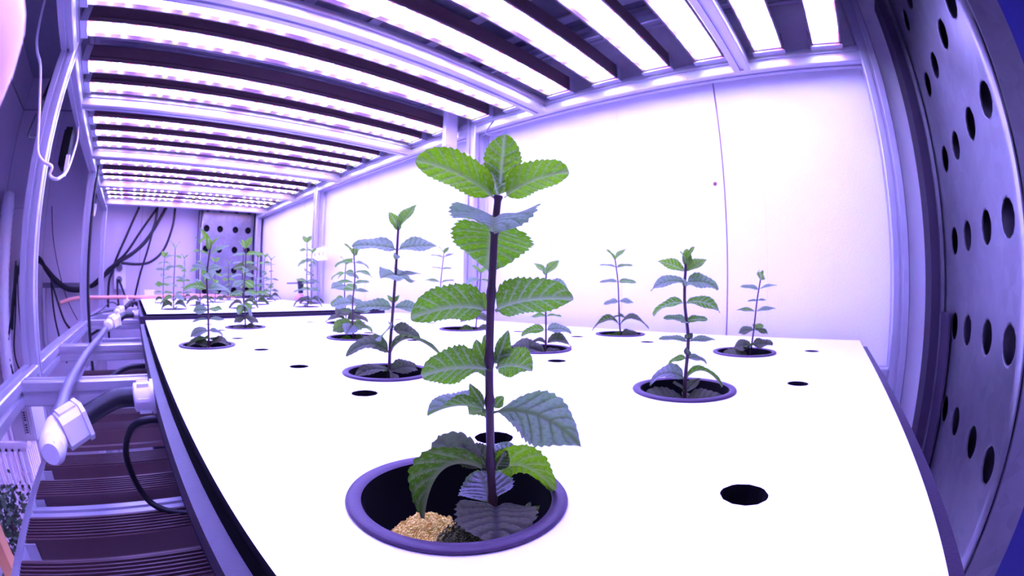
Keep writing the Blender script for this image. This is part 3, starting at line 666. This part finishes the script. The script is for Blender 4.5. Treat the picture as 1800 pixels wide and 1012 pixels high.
fitting('small white pipe fitting farthest along the grey hose', (-1.05, 24.0, -1.36), (.02, 1, 0), (-.6, 24.8, -1.2), 1.25)
solo('black_hose', MB().tube([(-.62, 24.8, -1.2), (-.3, 26.5, -1.0), (0, 28.6, -1.05), (.15, 29.5, -1.2)], .12, 10), 'rubber', 'black hose at the far end of the far tray below the pink hose', 'hose', (-.3, 27, -1.1))
solo('white_valve', MB().box(-.75, -.35, 27.0, 27.5, -1.2, -.85).cyl((-.55, 27.25, -.85), (-.55, 27.25, -.65), .1), 'pvc', 'small white valve block beside the far end of the hoses', 'valve', (-.55, 27.2, -1.2))
solo('white_cube', MB().box(.72, 1.4, 29.9, 30.6, -.95, -.35).box(.68, 1.44, 29.86, 30.64, -.42, -.35), 'pvc', 'white plastic box at the far left corner of the far board', 'box', (1, 30.2, -.95))
solo('pink_hose', MB().tube([(-4.7, 25.0, -.93), (-3.9, 25.3, -.74), (-3.1, 25.5, -.68), (-2.0, 25.9, -.69), (-.8, 27.0, -.71), (.6, 28.4, -.75), (2.2, 29.3, -.72), (4.0, 29.5, -.68), (6.2, 29.6, -.74), (7.2, 29.7, -.78)], .10, 12), 'pink', 'salmon pink hose end reaching out over the aisle from the far board', 'hose', (-2, 26, -.7))
solo('loop_cable', MB().tube([(.35, 6.1, -1.75), (.05, 6.12, -1.72), (-.25, 6.2, -1.85), (-.42, 6.4, -2.3), (-.3, 6.45, -2.9), (0, 6.3, -3.12), (.5, 6.1, -3.15)], .052, 10), 'rubber', 'thin black cable looping down behind the thick black hose', 'cable', (-.2, 6.2, -2.5))
solo('shelf_cable', MB().tube([(-1.2, 8.9, -2.35), (-.9, 9.3, -2.2), (-.4, 9.5, -2.15), (.1, 9.6, -2.12), (.9, 9.6, -2.1)], .06, 8), 'rubber', 'black cable running under the first aluminium shelf bar', 'cable', (-.6, 9.3, -2.2))
solo('shelf_cable', MB().tube([(-1.2, 11.6, -2.5), (-.8, 11.9, -2.2), (-.3, 12.2, -2.05), (.2, 12.3, -2.05)], .07, 8), 'rubber', 'black cable bunch under the second aluminium shelf bar', 'cable', (-.6, 12, -2.2))
solo('tangled_wire', MB().tube([(-2.6, 23.4, -1.5), (-2.0, 24, -1.25), (-1.5, 24.6, -.9), (-1.1, 24.9, -1.0), (-.9, 25.3, -1.35), (-.5, 26, -1.1), (.1, 27.6, -1.05)], .03, 6).tube([(-2.5, 23.0, -1.45), (-1.7, 23.7, -1.3), (-.9, 24.9, -1.25), (-.2, 26.8, -1.15)], .03, 6), 'rubber', 'thin dark wires tangled on the far shelf bars', 'wire', (-1.2, 24.6, -1.3))

# driver boxes and cable on the front rail
def rail_driver(label, y, z0, z1, k=1.):
    t = thing('power_supply', label, 'driver', (-2.9, y, z1))
    part('case', MB().box(-3.25*1, -2.98, y-.32*k, y+.32*k, z0, z1), 'black', t)
    for j in range(4): part('fin', MB().box(-3.32, -3.25, y-.26*k+.15*k*j, y-.2*k+.15*k*j, z0+.08, z1-.08), 'black', t)
    part('connector', MB().box(-3.0, -2.86, y-.45*k, y-.34*k, z0-.15, z0+.35).cyl((-2.95, y-.4*k, z0-.3), (-2.95, y-.4*k, z0-.15), .06), 'pvc', t)
    return t
rail_driver('black power supply hanging from the front lamp rail by the white cable', 15.2, 3.45, 4.72)
rail_driver('black power supply hanging farther along the front lamp rail', 27.6, 3.95, 5.25, 1.2)
solo('white_cable', MB().tube([(-3.95, 9.4, 5.95), (-3.69, 9.4, 5.0), (-3.50, 9.4, 4.6), (-3.22, 9.4, 4.2), (-2.87, 9.4, 3.23), (-2.69, 9.4, 2.52), (-2.5, 9.4, 2.29), (-2.23, 9.4, 2.18), (-2.26, 9.42, 2.05), (-2.17, 9.45, 1.97), (-2.0, 9.5, 1.99), (-2.1, 11, 2.55), (-2.55, 14.0, 4.0), (-2.8, 15, 4.75)], .035, 8), 'cablew', 'white cable hanging in a loop in front of the first aluminium post', 'cable', (-2.7, 9.4, 2))
solo('black_rail_cable', MB().tube([(-3.2, 10.6, 4.0), (-3.15, 10.8, 4.7), (-3.05, 11.2, 5.3)], .09, 8).tube([(-3.3, 10.5, 3.6), (-3.5, 10.9, 3.2), (-3.2, 11.3, 3.5), (-3.0, 11.4, 4.6)], .025, 6), 'rubber', 'short black cable tucked behind the first post under the lamp rail', 'cable', (-3.2, 10.7, 4))
solo('post_cable', MB().tube([(-2.46, 21.7, 5.5), (-2.47, 21.66, 3), (-2.49, 21.66, 0), (-2.47, 21.66, -2), (-2.47, 21.6, -7)], .075, 8), 'rubber', 'black cable running straight down the second front post', 'cable', (-2.47, 21.66, 0))
jb = thing('junction_box', 'white box with small printed label under the near shelf rail', 'box', (-2.85, 9.0, -2.75))
part('case', MB().box(-3.13, -2.57, 8.7, 9.85, -2.74, -2.0), 'pvc', jb)
ld = part('lid', MB().box(-3.10, -2.60, 8.66, 8.70, -2.70, -2.04), 'pvc', jb)
pm = MB()
for j in range(9):
    if j != 4: pm.box(-2.80+.0*j, -2.74, 8.652, 8.66, -2.58+.045*j, -2.553+.045*j)
pm.box(-2.83, -2.822, 8.652, 8.66, -2.6, -2.17).box(-2.71, -2.702, 8.652, 8.66, -2.6, -2.17)
part('print', pm, 'ink', ld)

# ------------------------------------------------------------------ cables on the far wall
def bundle(label, paths, r, loc): solo('black_cable', MB().tube(paths, r, 8), 'rubber', label, 'cable', loc)
YB = 34.2
C0 = [((0.04, 5.35), (-.8, 3.4), (-1.6, 1.7), (-1.9, .8), (-2.2, -.2), (-2.3, -4)), ((1.6, 5.4), (.3, 3.6), (-.8, 2.1), (-1.75, 1.35), (-2.9, .45), (-3.9, -.2), (-4.8, -.45)),
      ((2.3, 5.4), (1.2, 3.5), (.1, 2.35), (-1.3, 1.5), (-2.6, .5), (-3.6, -.15), (-5.5, -.3), (-6.8, .35), (-7.8, 1.15), (-8.6, 1.6)), ((1.55, 5.5), (1.45, 4.2), (.9, 3.0), (-.3, 2.0), (-1.5, 1.4), (-2.5, .7), (-2.9, -1)),
      ((3.0, 5.4), (2.9, 4), (2.3, 2.4), (1.3, 1.55), (.2, 1.35), (-1.15, 1.42)), ((1.4, 4.1), (1.0, 2.4), (.4, .6), (-.1, -1.2), (-.5, -2.4))]
CL = ['steepest black cable rising to the lamps on the far wall', 'black cable in the diagonal bundle on the far wall, lower strand', 'longest black cable sweeping down the far wall to the aisle', 'black cable in the diagonal bundle on the far wall, upper strand', 'black cable curving round to a wall box beside the perforated panel', 'black cable hanging steeply down behind the far board']
for k, pth in enumerate(C0): bundle(CL[k], [(x, YB-.1*k+.1, z) for x, z in pth], (.1, .1, .13, .1, .1, .085)[k], (0, YB, 2))
bx = thing('wall_outlet', 'grey wall box where the black cables gather on the far wall', 'box', (-1.4, 34.8, .2))
part('case', MB().box(-1.75, -.75, 34.45, 34.88, -.35, 1.55), 'label', bx)
for z_ in (1.1, .3): part('socket', MB().cyl((-1.3, 34.45, z_), (-1.3, 34.35, z_), .25), 'greyhose', bx)
bundle('pair of black leads dropping from the grey wall box', [(-1.3, 34.25, .3), (-.9, 34.0, -.6), (-.5, 33.8, -1.7), (-.2, 33.6, -3)], .08, (-1, 34, -1))
bundle('black lead dropping straight from the grey wall box', [(-1.45, 34.25, .3), (-1.4, 34.1, -1), (-1.1, 34, -3)], .08, (-1.4, 34, -1))
bundle('heavy black cable drooping past the first post in the aisle', [(-11.0, 33.8, -3), (-10.4, 33.9, .5), (-9.4, 34, 1.9), (-8.3, 33.9, 1.65), (-7.6, 33.8, .9), (-6.8, 33.7, .2), (-5.6, 33.6, -.35), (-4.2, 33.6, -.4)], .17, (-8, 34, 1))
bundle('thin black cable falling from the droop toward the shelf rail', [(-7.2, 33.7, .5), (-6.5, 33.2, -1.0), (-5.6, 32.5, -2.6), (-4.0, 31, -3.2), (-2.6, 29, -2.6)], .09, (-6, 33, -2))
bundle('thin black cable hanging below the heavy droop', [(-7.1, 33.6, .4), (-6.8, 33.5, -2.2), (-6.0, 33.4, -5.2)], .08, (-6.8, 33.5, -2))
bundle('black cable looped low in the aisle at the left edge', [(-10.3, 33.2, 1.5), (-10.6, 33.2, -1.5), (-11.2, 33, -4), (-10.9, 33, -6), (-10.0, 33, -6.4), (-9.7, 33, -5.5)], .09, (-10.6, 33, -2))
bundle('second black cable looped low in the aisle with a plug end', [(-10.2, 33.3, 1.2), (-10.4, 33.3, -2), (-10.7, 33.2, -4.4), (-10.2, 33, -5.7), (-9.6, 33, -5.9)], .08, (-10.4, 33, -2))
bundle('thin black wire down the far corner beside the corrugated duct', [(-9.4, 33.6, 9), (-9.7, 33.6, 5), (-10.0, 33.6, 2), (-10.2, 33.6, 0), (-9.9, 33.6, -5)], .05, (-9.8, 33.6, 0))
bundle('thin dark wire slanting across the far wall behind the first post', [(-7.6, 34.3, 5.2), (-7.2, 34.3, 3), (-6.5, 34.2, .8), (-5.8, 34.2, -1.0), (-4.9, 34, -2.4)], .035, (-6.6, 34.2, 1))
wb = thing('wall_bracket', 'dark horizontal bracket bar on the far wall between the first two posts', 'bracket', (-6.2, 34.5, -.2))
part('bar', MB().box(-8.0, -4.3, 34.2, 34.5, -.28, .08), 'greyhose', wb)
part('leg', MB().box(-8.0, -7.8, 34.2, 34.88, -4.5, -.28), 'alu', wb)
fd = MB(); zz = -ZF+.01; pts = []
while zz < 5.4: pts.append((.62 if len(pts) % 2 else .56, zz+ZF)); zz += .22
fd.lathe([(0, 0)]+pts+[(.5, 5.9+ZF), (0, 6.1+ZF)], (-11.55, 33.3, -ZF), 20)
fdo = solo('flexible_duct', fd, 'label', 'pale corrugated duct standing in the far left corner', 'duct', (-11.55, 33.3, -ZF))
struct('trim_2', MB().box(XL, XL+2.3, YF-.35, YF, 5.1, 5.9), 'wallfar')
struct('trim_3', MB().box(XL, XW, YF-.06, YF, 12.2, 12.32).box(XL, XL+.06, YN, YF, 12.2, 12.32), 'ceil')

# crates, plant and plank in the aisle at lower left
def crate(label, x0, x1, y0, y1, z0, z1):
    t = thing('lattice_crate', label, 'crate', ((x0+x1)/2, (y0+y1)/2, z0), 'stacked white crates')
    part('bottom', MB().box(x0, x1, y0, y1, z0, z0+.08), 'crate', t)
    def side(fix, a0, a1, ax):
        m = MB()
        def bx_(a, b, c, d):
            if ax == 'x': m.box(a, b, fix-.05, fix+.05, c, d)
            else: m.box(fix-.05, fix+.05, a, b, c, d)
        n = max(4, int((a1-a0)/.24))
        for i in range(n+1):
            a = a0+(a1-a0)*i/n; bx_(a-.045, a+.045, z0, z1)
        for c in (z0+.1, z0+(z1-z0)*.36, z0+(z1-z0)*.66, z1-.14): bx_(a0, a1, c-.06, c+.06)
        part('lattice_side', m, 'crate', t)
    side(y0, x0, x1, 'x'); side(y1, x0, x1, 'x'); side(x0, y0, y1, 'y'); side(x1, y0, y1, 'y')
    m = MB().box(x0-.08, x1+.08, y0-.08, y0+.08, z1-.1, z1+.06).box(x0-.08, x1+.08, y1-.08, y1+.08, z1-.1, z1+.06).box(x0-.08, x0+.08, y0, y1, z1-.1, z1+.06).box(x1-.08, x1+.08, y0, y1, z1-.1, z1+.06)
    part('top_rim', m, 'crate', t)
for k, w_ in enumerate(('topmost white lattice crate of the stack in the aisle', 'middle white lattice crate of the stack in the aisle', 'lowest white lattice crate standing on the floor')):
    z1 = -4.15-3.62*k; crate(w_, -6.4, -4.35, 12.9, 16.6, z1-3.55 if k < 2 else -ZF+.01, z1)
sh = thing('leafy_shrub', 'dark leafy shrub standing in front of the white crates', 'shrub', (-4.75, 10.4, -ZF))
part('pot', MB().lathe([(0, .0), (.9, 0), (1.15, 1.9), (1.2, 2.0), (1.05, 2.0), (1.0, 1.7), (0, 1.7)], (-4.75, 10.4, -ZF), 24), 'tray', sh)
part('trunk', MB().tube([(-4.75, 10.4, -13.3), (-4.7, 10.45, -10), (-4.8, 10.35, -7.5), (-4.75, 10.4, -5)], .1, 8), 'stem', sh)
fl = MB(); r0 = random.Random(11)
for i in range(1500):
    a, b_, c_ = r0.gauss(0, .42), r0.gauss(0, .5), r0.uniform(-7.2, -4.55)
    k = .18*r0.uniform(.6, 1.3); d = Vector((r0.uniform(-1, 1), r0.uniform(-1, 1), r0.uniform(-.5, .8))).normalized(); e = d.orthogonal().normalized(); p = Vector((-4.75+a, 10.4+b_, c_))
    fl.add([p, p+d*k*.5+e*k*.28, p+d*k, p+d*k*.5-e*k*.28], [(0, 1, 2, 3)])
part('foliage', fl, 'darkleaf', sh, kind='stuff')
pk = MB(); a, b_ = Vector((-4.35, 8.3, -3.1)), Vector((-3.5, 6.1, -ZF+.05)); d = (b_-a).normalized(); n = Vector((1, .35, 0)); n = (n-d*n.dot(d)).normalized(); l = d.cross(n)
pk.obox((a+b_)/2, d*((b_-a).length/2), l*.75, n*.13)
solo('wooden_plank', pk, 'wood', 'orange brown wooden plank leaning at the lower left edge', 'plank', (-3.9, 7, -ZF))

# back posts' fittings
sk = thing('wall_socket', 'small white socket box on the back post behind the foreground plant', 'socket', (9.5, 10.4, 1.3))
part('box', MB().box(9.48, 9.6, 10.18, 10.62, 1.28, 1.72), 'pvc', sk)
part('socket_ring', MB().cyl((9.48, 10.4, 1.5), (9.45, 10.4, 1.5), .15, .15, 20), 'greyhose', sk)
bk = thing('mounting_plate', 'slotted white plate across the back post of the far board', 'plate', (9.5, 21.6, 1.2))
part('plate', holed([(20.0, 1.2), (23.0, 1.2), (23.0, 1.85), (20.0, 1.85)], [circle(20.4+.55*k, 1.52, .12, 12) for k in range(5)], 0, .06, mb=MB()), 'pvc', bk)
for ch in bk.children:
    for v in ch.data.vertices:
        x, y, z = v.co; off = ROOTPOS[bk.name]
        yy, zz_, xx = x/S+off[0], y/S+off[1], z/S+off[2]
        v.co = ((9.55+xx-off[0])*S, (yy-off[1])*S, (zz_-off[2])*S)
cl = thing('dropper_bottle', 'pink bottle hanging from a thin rod near the far back post', 'bottle', (9.2, 22.65, -.9))
part('rod', MB().cyl((9.3, 24.9, .08), (9.3, 21.0, .10), .05, .05, 8), 'greyhose', cl)
part('clip', MB().cyl((9.25, 22.65, .32), (9.25, 22.65, -.45), .2, .13, 12), 'rubber', cl)
part('bottle_body', MB().lathe([(0, -.45), (.16, -.48), (.28, -.62), (.30, -.80), (.20, -.895), (0, -.9)], (9.2, 22.65, 0), 16), 'pinkbottle', cl)

# ------------------------------------------------------------------ the photographer's hand at the upper left edge
def skin_body(name, verts, edges, radii, mat, parent):
    off = ROOTPOS[parent.name]
    me = bpy.data.meshes.new(name); me.from_pydata([((v[0]-off[0])*S, (v[1]-off[1])*S, (v[2]-off[2])*S) for v in verts], edges, [])
    o = bpy.data.objects.new(name, me); COL.objects.link(o); o.parent = parent
    md = o.modifiers.new('skin', 'SKIN'); lay = me.skin_vertices[0].data
    for i, r in enumerate(radii): lay[i].radius = (r*S, r*S)
    lay[0].use_root = True
    md.use_smooth_shade = True
    sb = o.modifiers.new('smooth', 'SUBSURF'); sb.levels = 2; sb.render_levels = 2
    me.materials.append(M[mat]); return o
tip = Vector((-.243, .522, .196))
hand = thing('hand', 'blurred fingertip of a hand at the upper left edge of the view', 'hand', (-.6, .2, .1))
bk_ = Vector((-.55, -.75, -.12)).normalized(); sd = Vector((-.62, .62, -.48)).normalized()   # towards the wrist, across the palm
wr = tip+bk_*2.15; V = [wr, wr+bk_*1.0, wr+bk_*2.4]; E_ = [(0, 1), (1, 2)]; Rr = [.34, .36, .42]
lens = [(.95, 0.), (1.04, .23), (.97, .46), (.75, .68)]
for k, (ln, of) in enumerate(lens):
    kn = wr-bk_*1.12+sd*(of-.1); o = len(V)
    curl = Vector((.05, .0, -.12))*k
    tipk = tip if k == 0 else kn-bk_*ln+curl
    m1, m2 = kn.lerp(tipk, .45)+Vector((0, 0, .05)), kn.lerp(tipk, .76)+Vector((0, 0, .035))
    V += [kn, m1, m2, tipk]; E_ += [(0, o), (o, o+1), (o+1, o+2), (o+2, o+3)]; Rr += [.15, .125, .118, .112]
o = len(V); th0 = wr-bk_*.35-sd*.22; V += [th0, th0-bk_*.45-sd*.2+Vector((.0, 0, -.1)), th0-bk_*.85-sd*.22+Vector((0, 0, -.16))]; E_ += [(0, o), (o, o+1), (o+1, o+2)]; Rr += [.19, .135, .105]
skin_body('hand_and_forearm', V, E_, Rr, 'skin', hand)
